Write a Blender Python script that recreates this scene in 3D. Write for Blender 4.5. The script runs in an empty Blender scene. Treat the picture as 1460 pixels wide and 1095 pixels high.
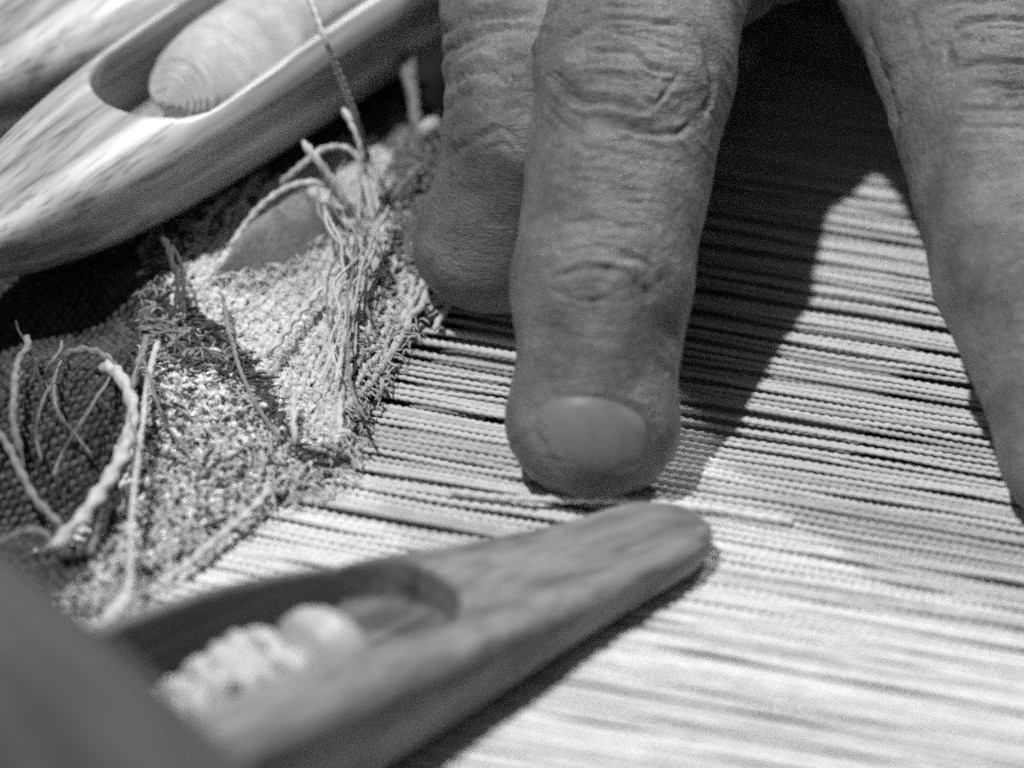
import bpy, math, random
import numpy as np
from mathutils import Vector, Matrix

rng = np.random.default_rng(7)
random.seed(7)
scene = bpy.context.scene
C = scene.collection
scene.unit_settings.system = 'METRIC'
scene.unit_settings.scale_length = 0.01          # one unit is one centimetre

# ------------------------------------------------------------------ camera
PITCH = math.radians(33.0)
DIST = 42.0
HALF = 0.125                                      # tan of half the horizontal field of view
CAM = np.array([0.0, -DIST * math.cos(PITCH), DIST * math.sin(PITCH)])
FWD = np.array([0.0, math.cos(PITCH), -math.sin(PITCH)])
RGT = np.array([1.0, 0.0, 0.0])
UPV = np.array([0.0, math.sin(PITCH), math.cos(PITCH)])
cam_data = bpy.data.cameras.new("camera")
cam = bpy.data.objects.new("camera", cam_data)
C.objects.link(cam)
cam.location = CAM
cam.rotation_euler = (math.pi / 2 - PITCH, 0, 0)
cam_data.sensor_width = 36.0
cam_data.lens = 18.0 / HALF
cam_data.clip_start = 0.5
cam_data.clip_end = 500.0
cam_data.dof.use_dof = True
cam_data.dof.focus_distance = 41.6
cam_data.dof.aperture_fstop = 0.14
scene.camera = cam

# ------------------------------------------------------------------ light and exposure
world = bpy.data.worlds.new("World")
scene.world = world
world.use_nodes = True
bgn = world.node_tree.nodes["Background"]
bgn.inputs["Color"].default_value = (1, 1, 1, 1)
bgn.inputs["Strength"].default_value = 0.012

def lamp(name, direction, dist, radius, irradiance, aim=(0, 0, 0), cone=9.0):
    d = Vector(direction).normalized()
    l = bpy.data.lights.new(name, 'SPOT')
    l.energy = irradiance * 4 * math.pi * dist * dist
    l.shadow_soft_size = radius
    l.spot_size = math.radians(cone * 2)
    l.spot_blend = 0.6
    o = bpy.data.objects.new(name, l)
    C.objects.link(o)
    o.location = Vector(aim) + d * dist
    o.rotation_euler = (-d).to_track_quat('-Z', 'Y').to_euler()
    return o

lamp("key_lamp", (-0.72, -0.53, 2.56), 150, 2.2, 2.15, aim=(0.5, -0.8, 0), cone=7.0)
lamp("back_lamp", (1.5, 2.6, 3.1), 150, 2.8, 1.7, aim=(0.8, -0.8, 0), cone=7.0)
# added broad fill lamp on the camera's side, only there to lift the shadows
al = bpy.data.lights.new("soft_fill_lamp", 'AREA')
al.energy = 2800
al.size = 60
ao = bpy.data.objects.new("soft_fill_lamp", al)
C.objects.link(ao)
ao.location = (-25, -70, 75)
ao.rotation_euler = Vector((25, 70, -75)).to_track_quat('-Z', 'Y').to_euler()

vs = scene.view_settings
vs.view_transform = 'Standard'
vs.look = 'None'
vs.exposure = 0.22
vs.gamma = 1.0
scene.render.engine = 'CYCLES'
scene.cycles.use_denoising = False               # the noise that is left reads as film grain
scene.cycles.use_adaptive_sampling = False
scene.cycles.pixel_filter_type = 'BLACKMAN_HARRIS'
scene.cycles.filter_width = 2.2
scene.cycles.max_bounces = 6
scene.cycles.diffuse_bounces = 2
scene.cycles.glossy_bounces = 2
scene.cycles.sample_clamp_indirect = 4.0

# ------------------------------------------------------------------ geometry helpers
def ray(px, py):
    k = 2 * HALF / 1460.0
    return FWD + RGT * (px - 730) * k + UPV * (547.5 - py) * k

def P(px, py, z=0.0):
    """the point of the plane at height z that the photograph shows at this spot"""
    r = ray(px, py)
    t = (z - CAM[2]) / r[2]
    return CAM + r * t

def to_px(p):
    d = np.asarray(p) - CAM
    w = d @ FWD
    k = 2 * HALF / 1460.0
    return np.stack([730 + (d @ RGT) / w / k, 547.5 - (d @ UPV) / w / k], -1)

def new_mesh(name, v, quads=None, tris=None, smooth=True):
    me = bpy.data.meshes.new(name)
    v = np.ascontiguousarray(v, dtype=np.float32)
    parts = []
    tot = []
    if quads is not None and len(quads):
        parts.append(np.asarray(quads, np.int32).ravel())
        tot.append(np.full(len(quads), 4, np.int32))
    if tris is not None and len(tris):
        parts.append(np.asarray(tris, np.int32).ravel())
        tot.append(np.full(len(tris), 3, np.int32))
    loops = np.concatenate(parts)
    tot = np.concatenate(tot)
    start = np.concatenate([[0], np.cumsum(tot)[:-1]]).astype(np.int32)
    me.vertices.add(len(v))
    me.vertices.foreach_set("co", v.ravel())
    me.loops.add(len(loops))
    me.loops.foreach_set("vertex_index", loops)
    me.polygons.add(len(tot))
    me.polygons.foreach_set("loop_start", start)
    me.polygons.foreach_set("loop_total", tot)
    me.polygons.foreach_set("use_smooth", np.full(len(tot), smooth))
    me.update(calc_edges=True)
    return me

def obj(name, me, mat=None, parent=None):
    o = bpy.data.objects.new(name, me)
    C.objects.link(o)
    if mat is not None:
        me.materials.clear()
        me.materials.append(mat)
    if parent is not None:
        o.parent = parent
    return o

def tag(o, label=None, cat=None, group=None, kind=None):
    if label: o["label"] = label
    if cat: o["category"] = cat
    if group: o["group"] = group
    if kind: o["kind"] = kind
    return o

def empty(name, loc=(0, 0, 0)):
    o = bpy.data.objects.new(name, None)
    o.empty_display_size = 0.5
    C.objects.link(o)
    o.location = loc
    return o

def spline(pts, n):
    """Catmull-Rom through the points, n samples"""
    p = np.asarray(pts, float)
    p = np.vstack([2 * p[0] - p[1], p, 2 * p[-1] - p[-2]])
    m = len(p) - 3
    t = np.linspace(0, m - 1e-6, n)
    i = t.astype(int)
    f = (t - i)[:, None]
    a, b, c, d = p[i], p[i + 1], p[i + 2], p[i + 3]
    return 0.5 * (2 * b + (c - a) * f + (2 * a - 5 * b + 4 * c - d) * f ** 2 + (3 * b - a - 3 * c + d) * f ** 3)

def resample(path, step):
    seg = np.linalg.norm(np.diff(path, axis=0), axis=1)
    s = np.concatenate([[0], np.cumsum(seg)])
    n = max(4, int(s[-1] / step))
    q = np.linspace(0, s[-1], n)
    return np.stack([np.interp(q, s, path[:, k]) for k in range(3)], -1), q

def tube(path, radius, nseg=6, ply=0.0, pitch=0.14, phase=0.0, flat=1.0):
    """a swept yarn; ply is the depth of the two-ply groove, pitch its lay length"""
    n = len(path)
    t = np.gradient(path, axis=0)
    t /= np.linalg.norm(t, axis=1)[:, None] + 1e-9
    ref = np.array([0, 0, 1.0])
    if np.abs(t[:, 2]).mean() > 0.75:
        ref = np.array([0.3, 1.0, 0.0])
    a = np.cross(ref, t)
    a /= np.linalg.norm(a, axis=1)[:, None] + 1e-9
    b = np.cross(t, a)
    th = np.linspace(0, 2 * np.pi, nseg, endpoint=False)[None, :]
    s = np.concatenate([[0], np.cumsum(np.linalg.norm(np.diff(path, axis=0), axis=1))])[:, None]
    r = np.broadcast_to(np.asarray(radius, float).reshape(-1, 1), (n, 1)).copy()
    ends = np.minimum(np.minimum(s, s[-1] - s) / 0.04, 1.0)
    r = r * (0.35 + 0.65 * np.sqrt(np.clip(ends, 0, 1)))
    rr = r * (1 + ply * np.cos(2 * (th - phase) - 2 * np.pi * s / pitch * 1.0))
    v = path[:, None, :] + (np.cos(th) * rr)[..., None] * a[:, None, :] + (np.sin(th) * rr * flat)[..., None] * b[:, None, :]
    v = v.reshape(-1, 3)
    i = np.arange(n - 1)[:, None] * nseg
    j = np.arange(nseg)[None, :]
    j2 = (j + 1) % nseg
    q = np.stack([i + j, i + j2, i + nseg + j2, i + nseg + j], -1).reshape(-1, 4)
    c0, c1 = len(v), len(v) + 1
    v = np.vstack([v, path[:1], path[-1:]])
    jj = np.arange(nseg)
    k2 = (jj + 1) % nseg
    tr = np.vstack([np.stack([np.full(nseg, c0), k2, jj], -1),
                    np.stack([np.full(nseg, c1), (n - 1) * nseg + jj, (n - 1) * nseg + k2], -1)])
    return v, q, tr

def merge(parts):
    V, Q, T, off = [], [], [], 0
    for v, q, t in parts:
        V.append(v); Q.append(np.asarray(q) + off)
        if t is not None and len(t): T.append(np.asarray(t) + off)
        off += len(v)
    return np.vstack(V), np.vstack(Q), (np.vstack(T) if T else None)

def smin(a, b, k):
    h = np.clip(0.5 + 0.5 * (b - a) / k, 0, 1)
    return b + (a - b) * h - k * h * (1 - h)

def smax(a, b, k):
    return -smin(-a, -b, k)

def vnoise(p, seed=0):
    """smooth value noise in 1 to 3 dimensions, range -1..1"""
    p = np.atleast_2d(p)
    i = np.floor(p).astype(np.int64)
    f = p - i
    f = f * f * (3 - 2 * f)
    dim = p.shape[1]
    primes = [73856093, 19349663, 83492791]
    out = 0
    for c in range(2 ** dim):
        w = 1.0
        h = np.full(len(p), seed * 1013 + 17, np.int64)
        for d in range(dim):
            bit = (c >> d) & 1
            w = w * (f[:, d] if bit else 1 - f[:, d])
            h = h ^ ((i[:, d] + bit) * primes[d])
        h = (h ^ (h >> 13)) * 1274126177 & 0x7FFFFFFF
        h = (h ^ (h >> 15)) * 846930886 & 0x7FFFFFFF
        out = out + w * (h % 65536 / 32768.0 - 1)
    return out

def surface_nets(f, lo, hi, h):
    lo = np.asarray(lo, float)
    n = np.ceil((np.asarray(hi) - lo) / h).astype(int) + 1
    ax = [lo[d] + h * np.arange(n[d]) for d in range(3)]
    V = np.empty(n, np.float32)
    Y, Z = np.meshgrid(ax[1], ax[2], indexing='ij')
    chunk = max(1, int(400000 / Y.size))
    for i in range(0, n[0], chunk):
        xs = ax[0][i:i + chunk]
        pts = np.empty((len(xs),) + Y.shape + (3,))
        pts[..., 0] = xs[:, None, None]; pts[..., 1] = Y; pts[..., 2] = Z
        V[i:i + chunk] = f(pts.reshape(-1, 3)).reshape(len(xs), *Y.shape)
    S = V < 0
    cnt = np.zeros(tuple(n - 1), np.int8)
    for a in (0, 1):
        for b in (0, 1):
            for c in (0, 1):
                cnt += S[a:n[0] - 1 + a, b:n[1] - 1 + b, c:n[2] - 1 + c]
    act = (cnt > 0) & (cnt < 8)
    idx = np.argwhere(act)
    num = np.full(act.shape, -1, np.int64)
    num[act] = np.arange(len(idx))
    acc = np.zeros((len(idx), 3)); ne = np.zeros(len(idx))
    for d in range(3):
        o1, o2 = [x for x in range(3) if x != d]
        for a in (0, 1):
            for b in (0, 1):
                c0 = idx.copy(); c0[:, o1] += a; c0[:, o2] += b
                c1 = c0.copy(); c1[:, d] += 1
                v0 = V[tuple(c0.T)]; v1 = V[tuple(c1.T)]
                m = (v0 < 0) != (v1 < 0)
                t = np.where(m, v0 / np.where(m, v0 - v1, 1), 0)
                p = c0.astype(float); p[:, d] += t
                acc[m] += p[m]; ne[m] += 1
    vert = lo + h * acc / ne[:, None]
    quads = []
    for d in range(3):
        o1, o2 = (d + 1) % 3, (d + 2) % 3
        sl0 = [slice(None)] * 3; sl1 = [slice(None)] * 3
        sl0[d] = slice(0, -1); sl1[d] = slice(1, None)
        e = S[tuple(sl0)] != S[tuple(sl1)]
        ei = np.argwhere(e)
        ei = ei[(ei[:, o1] > 0) & (ei[:, o2] > 0) & (ei[:, o1] < n[o1] - 1) & (ei[:, o2] < n[o2] - 1)]
        s0 = S[tuple(ei.T)]
        def cell(a, b):
            c = ei.copy(); c[:, o1] -= a; c[:, o2] -= b
            return num[tuple(c.T)]
        q = np.stack([cell(1, 1), cell(0, 1), cell(0, 0), cell(1, 0)], -1)
        q[~s0] = q[~s0][:, ::-1]
        quads.append(q)
    return vert, np.vstack(quads)

def grad(f, p, e=1e-3):
    g = np.stack([f(p + np.eye(3)[d] * e) - f(p - np.eye(3)[d] * e) for d in range(3)], -1) / (2 * e)
    return g

def project(f, p, it=2, lim=0.03):
    for _ in range(it):
        g = grad(f, p)
        g2 = (g * g).sum(1)
        st = f(p) / np.maximum(g2, 0.05)
        st = np.clip(st, -lim, lim)
        p = p - g * st[:, None]
    return p

# ------------------------------------------------------------------ materials
def nodes_of(name):
    m = bpy.data.materials.new(name)
    m.use_nodes = True
    nt = m.node_tree
    return m, nt, nt.nodes["Principled BSDF"]

def N(nt, kind, **kw):
    n = nt.nodes.new(kind)
    for k, v in kw.items():
        if k in n.inputs: n.inputs[k].default_value = v
        else: setattr(n, k, v)
    return n

def ramp(nt, src, stops):
    r = nt.nodes.new("ShaderNodeValToRGB")
    el = r.color_ramp.elements
    while len(el) < len(stops): el.new(0.5)
    for e, (p, c) in zip(el, stops):
        e.position = p
        e.color = (c, c, c, 1)
    nt.links.new(src, r.inputs[0])
    return r

def mapped(nt, scale, coord="Object", rot=(0, 0, 0)):
    tc = nt.nodes.new("ShaderNodeTexCoord")
    mp = nt.nodes.new("ShaderNodeMapping")
    mp.inputs["Scale"].default_value = scale
    mp.inputs["Rotation"].default_value = rot
    nt.links.new(tc.outputs[coord], mp.inputs["Vector"])
    return mp.outputs["Vector"]

def yarn_mat(name, lo, hi, scale=14.0, rough=0.85, sheen=0.3, bump=0.35, fibre=90.0):
    m, nt, b = nodes_of(name)
    v = mapped(nt, (1, 1, 1))
    n1 = N(nt, "ShaderNodeTexNoise", Scale=scale, Detail=3.0, Roughness=0.6)
    nt.links.new(v, n1.inputs["Vector"])
    r = ramp(nt, n1.outputs["Fac"], [(0.3, lo), (0.72, hi)])
    nt.links.new(r.outputs["Color"], b.inputs["Base Color"])
    b.inputs["Roughness"].default_value = rough
    b.inputs["Specular IOR Level"].default_value = 0.25
    b.inputs["Sheen Weight"].default_value = sheen
    n2 = N(nt, "ShaderNodeTexNoise", Scale=fibre, Detail=2.0)
    nt.links.new(v, n2.inputs["Vector"])
    bp = N(nt, "ShaderNodeBump", Strength=bump, Distance=0.01)
    nt.links.new(n2.outputs["Fac"], bp.inputs["Height"])
    nt.links.new(bp.outputs["Normal"], b.inputs["Normal"])
    return m

def wood_mat(name, dark, mid, light, rough=0.38, stretch=0.35, spec=0.5):
    m, nt, b = nodes_of(name)
    v = mapped(nt, (stretch, 2.6, 2.6))
    n1 = N(nt, "ShaderNodeTexNoise", Scale=1.3, Detail=4.0, Roughness=0.55, Distortion=0.12)
    nt.links.new(v, n1.inputs["Vector"])
    r = ramp(nt, n1.outputs["Fac"], [(0.36, dark), (0.5, mid), (0.64, light)])
    v2 = mapped(nt, (0.22, 13, 13))
    n2 = N(nt, "ShaderNodeTexNoise", Scale=1.0, Detail=3.0, Roughness=0.6)
    nt.links.new(v2, n2.inputs["Vector"])
    r2 = ramp(nt, n2.outputs["Fac"], [(0.34, 0.35), (0.47, 0.9), (0.7, 1.1)])
    mx = N(nt, "ShaderNodeMixRGB", blend_type='MULTIPLY', Fac=0.75)
    nt.links.new(r.outputs["Color"], mx.inputs[1])
    nt.links.new(r2.outputs["Color"], mx.inputs[2])
    nt.links.new(mx.outputs[0], b.inputs["Base Color"])
    b.inputs["Roughness"].default_value = rough
    b.inputs["Specular IOR Level"].default_value = spec
    bp = N(nt, "ShaderNodeBump", Strength=0.12, Distance=0.02)
    nt.links.new(n2.outputs["Fac"], bp.inputs["Height"])
    nt.links.new(bp.outputs["Normal"], b.inputs["Normal"])
    return m

def skin_mat():
    m, nt, b = nodes_of("skin")
    v = mapped(nt, (1, 1, 1))
    n0 = N(nt, "ShaderNodeTexNoise", Scale=1.6, Detail=4.0, Roughness=0.6)
    nt.links.new(v, n0.inputs["Vector"])
    n00 = N(nt, "ShaderNodeTexNoise", Scale=22.0, Detail=3.0, Roughness=0.7)
    nt.links.new(v, n00.inputs["Vector"])
    ad = N(nt, "ShaderNodeMath", operation='MULTIPLY_ADD')
    nt.links.new(n00.outputs["Fac"], ad.inputs[0]); ad.inputs[1].default_value = 0.45
    nt.links.new(n0.outputs["Fac"], ad.inputs[2])
    r = ramp(nt, ad.outputs[0], [(0.48, 0.12), (0.70, 0.205), (0.95, 0.31)])
    nt.links.new(r.outputs["Color"], b.inputs["Base Color"])
    b.inputs["Roughness"].default_value = 0.44
    b.inputs["Specular IOR Level"].default_value = 0.5
    b.inputs["Subsurface Weight"].default_value = 0.25
    b.inputs["Subsurface Radius"].default_value = (0.12, 0.12, 0.12)
    b.inputs["Subsurface Scale"].default_value = 0.6
    # lines across the fingers, then the fine cells of the skin
    v1 = mapped(nt, (2.2, 7.5, 7.5))
    w = N(nt, "ShaderNodeTexNoise", Scale=1.7, Detail=5.0, Roughness=0.62, Distortion=0.6)
    nt.links.new(v1, w.inputs["Vector"])
    b1 = N(nt, "ShaderNodeBump", Strength=0.8, Distance=0.06)
    nt.links.new(w.outputs["Fac"], b1.inputs["Height"])
    vo = N(nt, "ShaderNodeTexVoronoi", Scale=26.0, feature='DISTANCE_TO_EDGE')
    vw = mapped(nt, (0.8, 1.2, 1.2))
    nt.links.new(vw, vo.inputs["Vector"])
    b2 = N(nt, "ShaderNodeBump", Strength=0.6, Distance=0.02)
    nt.links.new(vo.outputs["Distance"], b2.inputs["Height"])
    nt.links.new(b1.outputs["Normal"], b2.inputs["Normal"])
    nt.links.new(b2.outputs["Normal"], b.inputs["Normal"])
    return m

def plain_mat(name, c, rough=0.6, spec=0.4, noise=0.15, scale=6.0):
    m, nt, b = nodes_of(name)
    v = mapped(nt, (1, 1, 1))
    n = N(nt, "ShaderNodeTexNoise", Scale=scale, Detail=4.0)
    nt.links.new(v, n.inputs["Vector"])
    r = ramp(nt, n.outputs["Fac"], [(0.3, c * (1 - noise)), (0.7, c * (1 + noise))])
    nt.links.new(r.outputs["Color"], b.inputs["Base Color"])
    b.inputs["Roughness"].default_value = rough
    b.inputs["Specular IOR Level"].default_value = spec
    return m

M_SKIN = skin_mat()
M_NAIL = plain_mat("nail", 0.255, 0.40, 0.3, 0.07, 5.0)
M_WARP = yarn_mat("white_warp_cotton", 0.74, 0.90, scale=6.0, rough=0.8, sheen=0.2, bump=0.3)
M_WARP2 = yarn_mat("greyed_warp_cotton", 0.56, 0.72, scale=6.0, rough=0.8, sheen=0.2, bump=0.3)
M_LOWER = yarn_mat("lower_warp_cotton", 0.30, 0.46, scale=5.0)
M_LIGHT = yarn_mat("pale_weft_wool", 0.60, 0.90, scale=7.0, rough=0.9, sheen=0.4, bump=0.6)
M_FLECK = yarn_mat("flecked_weft_wool", 0.26, 0.70, scale=16.0, rough=0.55, sheen=0.3, bump=0.6)
M_DARK = yarn_mat("charcoal_weft_wool", 0.010, 0.13, scale=9.0, rough=0.4, sheen=0.15, bump=0.5)
M_SHADE = yarn_mat("shade_toned_weft_wool", 0.03, 0.14, scale=6.0, rough=0.85, sheen=0.2, bump=0.6)  # wool darkened in colour to stand for shade
M_TAIL = yarn_mat("pale_loose_yarn", 0.50, 0.80, scale=9.0, rough=0.85, sheen=0.4, bump=0.6)
M_BOB = yarn_mat("soft_white_bobbin_wool", 0.50, 0.78, scale=4.0, rough=0.95, sheen=0.5, bump=0.3)
M_SPARK = yarn_mat("shiny_white_fleck", 0.80, 0.92, scale=9.0, rough=0.22, sheen=0.0, bump=0.1)
M_SPARK.node_tree.nodes["Principled BSDF"].inputs["Specular IOR Level"].default_value = 1.0
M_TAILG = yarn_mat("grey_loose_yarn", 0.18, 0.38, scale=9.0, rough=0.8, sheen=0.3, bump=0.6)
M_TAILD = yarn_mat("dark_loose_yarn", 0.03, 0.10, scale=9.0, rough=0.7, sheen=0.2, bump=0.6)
M_BASE = plain_mat("cloth_backing", 0.05, 0.95, 0.1, 0.4, 8.0)
M_FLAP = yarn_mat("grey_felted_strip", 0.17, 0.36, scale=24.0, rough=0.95, sheen=0.3, bump=1.0, fibre=55.0)
M_WOOD_A = wood_mat("oiled_shuttle_wood", 0.15, 0.24, 0.33, rough=0.62, stretch=0.2, spec=0.25)
M_WOOD_B = wood_mat("pale_polished_shuttle_wood", 0.30, 0.50, 0.74, rough=0.40, stretch=0.10, spec=0.9)
M_WOOD_C = wood_mat("dark_shuttle_wood", 0.085, 0.11, 0.135, rough=0.6, spec=0.2)
M_BED = plain_mat("loom_bed_paint", 0.012, 0.8, 0.15, 0.4, 2.0)
M_CORE = plain_mat("bobbin_wood", 0.55, 0.4, 0.5, 0.1, 4.0)

# ------------------------------------------------------------------ loom bed below the threads
bed_v = np.array([[-60, -40, -3.2], [60, -40, -3.2], [60, 70, -3.2], [-60, 70, -3.2]], float)
bed = obj("ground", new_mesh("ground", bed_v, quads=[[0, 1, 2, 3]]), M_BED)
tag(bed, kind='structure')

# ------------------------------------------------------------------ warp
PHI = math.radians(-17.0)
WX = np.array([math.cos(PHI), math.sin(PHI), 0.0])       # along the threads
WY = np.array([-math.sin(PHI), math.cos(PHI), 0.0])      # across them, away from the camera
def wpos(s, t, z=0.0):
    return np.asarray(s)[..., None] * WX + np.asarray(t)[..., None] * WY + np.asarray(z)[..., None] * np.array([0, 0, 1.0])

fell = [P(*e, -0.15) for e in ((640, 432), (575, 500), (525, 575), (497, 660), (415, 690), (330, 735), (190, 822), (80, 866), (-60, 960))]
fell_s = np.array([e @ WX for e in fell])[::-1]; fell_t = np.array([e @ WY for e in fell])[::-1]
warp = empty("warp")
tag(warp, "bright white warp threads stretched side by side under the fingers", "warp threads")
PITCHW = 0.106
T_LO, T_HI = -9.2, 11.0
nthr = int((T_HI - T_LO) / PITCHW)
tt = T_LO + PITCHW * np.arange(nthr)
# threads drift into bundles of two to four; where and how strongly changes along them
group_of = []
g = 0
while len(group_of) < nthr:
    k = random.choice([1, 2, 2, 2, 3, 3, 4])
    group_of += [g] * k
    g += 1
group_of = np.array(group_of[:nthr])
centre = np.array([tt[group_of == group_of[i]].mean() for i in range(nthr)])
for i in range(nthr):
    s0, s1 = np.interp(tt[i], fell_t, fell_s) - 0.9, 10.5
    s = np.arange(s0, s1, 0.024 if tt[i] > -2.5 else 0.034)
    near = np.clip((tt[i] + 3.2) / 3.0, 0, 1)             # fuller, closer threads towards the camera
    bn = 0.5 + 0.5 * vnoise(np.stack([s * 0.30 + 3, np.full_like(s, centre[i] * 2.0)], -1), 3)
    bundle = (0.06 + 0.62 * bn) * (0.35 + 0.65 * near)
    t = tt[i] + (centre[i] - tt[i]) * bundle
    t = t + 0.022 * vnoise(np.stack([s * 0.55, np.full_like(s, i * 7.31)], -1), 5)
    t = t + 0.030 * vnoise(np.stack([s * 1.25, np.full_like(s, i * 4.9)], -1), 9)
    t = t + 0.05 * vnoise(np.stack([s * 0.22, np.full_like(s, tt[i] * 0.55)], -1), 8)
    z = 0.022 * vnoise(np.stack([s * 0.45, np.full_like(s, i * 3.17)], -1), 6)
    r = (0.0278 + 0.0145 * (1 - near)) * (1 + 0.08 * math.sin(i * 12.9898)) * (1 + 0.06 * vnoise(np.stack([s * 1.5, np.full_like(s, i * 1.7)], -1), 4))
    path = wpos(s, t, z)
    px = to_px(path)
    keep = (px[:, 0] > -260) & (px[:, 0] < 1720) & (px[:, 1] > -420) & (px[:, 1] < 1330)
    if keep.sum() < 30: continue
    path = path[keep]; r = r[keep]
    v, q, tr = tube(path, r, 6, ply=random.uniform(0.20, 0.30), pitch=random.uniform(0.078, 0.108), phase=random.random() * 3)
    obj("warp_thread", new_mesh("warp_thread", v, q, tr), M_WARP2 if random.random() < 0.16 else M_WARP, warp)

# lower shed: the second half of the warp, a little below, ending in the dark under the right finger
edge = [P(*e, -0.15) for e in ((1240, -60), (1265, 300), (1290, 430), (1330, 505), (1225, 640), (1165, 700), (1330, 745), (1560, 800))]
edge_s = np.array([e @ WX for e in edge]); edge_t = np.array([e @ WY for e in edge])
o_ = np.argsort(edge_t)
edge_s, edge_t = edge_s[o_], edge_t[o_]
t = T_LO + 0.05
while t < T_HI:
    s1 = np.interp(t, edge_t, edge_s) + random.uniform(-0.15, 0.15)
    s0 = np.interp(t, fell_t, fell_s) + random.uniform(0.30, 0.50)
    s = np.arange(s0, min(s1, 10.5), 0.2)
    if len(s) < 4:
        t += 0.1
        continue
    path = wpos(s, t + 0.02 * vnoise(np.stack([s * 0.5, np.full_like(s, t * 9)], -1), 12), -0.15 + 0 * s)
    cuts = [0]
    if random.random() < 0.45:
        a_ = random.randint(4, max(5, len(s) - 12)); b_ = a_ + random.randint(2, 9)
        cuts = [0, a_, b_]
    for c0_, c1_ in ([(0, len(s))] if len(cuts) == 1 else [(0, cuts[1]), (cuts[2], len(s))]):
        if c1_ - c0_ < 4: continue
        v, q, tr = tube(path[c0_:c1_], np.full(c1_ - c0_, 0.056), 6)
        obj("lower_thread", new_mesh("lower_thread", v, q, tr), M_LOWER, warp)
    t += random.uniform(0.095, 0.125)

# ------------------------------------------------------------------ woven cloth with loose weft
def inside(poly, p):
    x, y = p[:, 0], p[:, 1]
    c = np.zeros(len(p), bool)
    n = len(poly)
    for i in range(n):
        x1, y1 = poly[i]; x2, y2 = poly[(i + 1) % n]
        m = ((y1 > y) != (y2 > y))
        xi = (x2 - x1) * (y - y1) / (y2 - y1 + 1e-12) + x1
        c ^= m & (x < xi)
    return c

def poly_w(pts, z=0.2):
    return [P(a, b, z)[:2] for a, b in pts]

CLOTH = poly_w([(735, 395), (690, 425), (640, 432), (605, 462), (575, 500), (550, 540), (525, 575), (500, 625), (497, 660), (470, 668), (415, 690),
                (330, 735), (250, 780), (190, 822), (135, 850), (80, 862), (20, 850), (-60, 850), (-260, 850),
                (-260, 250), (60, 150), (330, 40), (470, -20), (560, 60), (600, 120), (640, 180), (740, 250)])
DARKP = poly_w([(-260, 880), (-260, 330), (120, 330), (225, 370), (262, 455), (330, 520), (340, 548), (265, 545), (235, 560), (196, 640), (178, 700), (150, 800), (120, 840), (60, 850)])
FLECKP = poly_w([(262, 520), (345, 540), (380, 570), (440, 630), (500, 655), (497, 680), (330, 745), (215, 845), (110, 905), (120, 840), (165, 780), (185, 690), (225, 560)])

SHADEP = poly_w([(190, 345), (330, 245), (470, 130), (560, 40), (640, 170), (650, 330), (610, 380), (585, 300), (560, 215), (500, 190), (430, 235), (340, 300), (270, 360), (240, 420), (215, 400)])  # cloth beside the polished shuttle, its shade put into a darker wool

BUMPS = [  # px, py, radius, height
    (430, 500, 1.3, 0.22), (330, 640, 1.1, 0.16), (100, 590, 1.3, 0.38), (520, 380, 0.9, 0.25),
    (330, 300, 1.2, 0.25), (600, 250, 0.9, 0.35), (230, 420, 0.8, 0.15), (60, 730, 0.7, -0.3), (150, 470, 0.8, -0.12), (255, 500, 0.5, 0.15)]
FOLD = np.array([P(px, py, 0.3)[:2] for px, py in ((552, 330), (538, 400), (515, 460), (497, 540), (488, 640))])
def seg_dist(p, line):
    d = np.full(len(p), 9.0)
    for a, b in zip(line[:-1], line[1:]):
        ba = b - a
        h = np.clip(((p - a) @ ba) / (ba @ ba), 0, 1)
        d = np.minimum(d, np.linalg.norm(p - a - h[:, None] * ba, axis=1))
    return d
def H(xy):
    z = np.full(len(xy), 0.14)
    for px, py, r, h in BUMPS:
        c = P(px, py, 0.2)[:2]
        z = z + h * np.exp(-((xy - c) ** 2).sum(1) / (r * r * 0.6))
    z = z + 0.22 * np.exp(-(seg_dist(xy, FOLD) / 0.17) ** 2)
    z = z + 0.07 * vnoise(xy * 1.1, 21) + 0.035 * vnoise(xy * 3.2, 22)
    return z

cloth = empty("woven_cloth", tuple(P(330, 560, 0.0)))
tag(cloth, "coarse handwoven cloth with pale, flecked and charcoal wool areas beside the bare warp", "woven cloth")
cinv = np.array(cloth.location)
def cl(o):
    o.parent = cloth
    return o
def to_cloth(v): return v - cinv

# backing sheet under the yarns
gs = np.arange(-9.5, 2.5, 0.12); gt = np.arange(-7, 9.5, 0.12)
GS, GT = np.meshgrid(gs, gt, indexing='ij')
gp = wpos(GS.ravel(), GT.ravel(), np.zeros(GS.size))
ins = inside(CLOTH, gp[:, :2])
gp[:, 2] = H(gp[:, :2]) - 0.07
idx = np.arange(GS.size).reshape(GS.shape)
q = np.stack([idx[:-1, :-1], idx[1:, :-1], idx[1:, 1:], idx[:-1, 1:]], -1).reshape(-1, 4)
q = q[ins[q].all(1)]
used = np.unique(q); remap = np.full(GS.size, -1); remap[used] = np.arange(len(used))
cl(obj("backing", new_mesh("backing", to_cloth(gp[used]), remap[q]), M_BASE))

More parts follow.
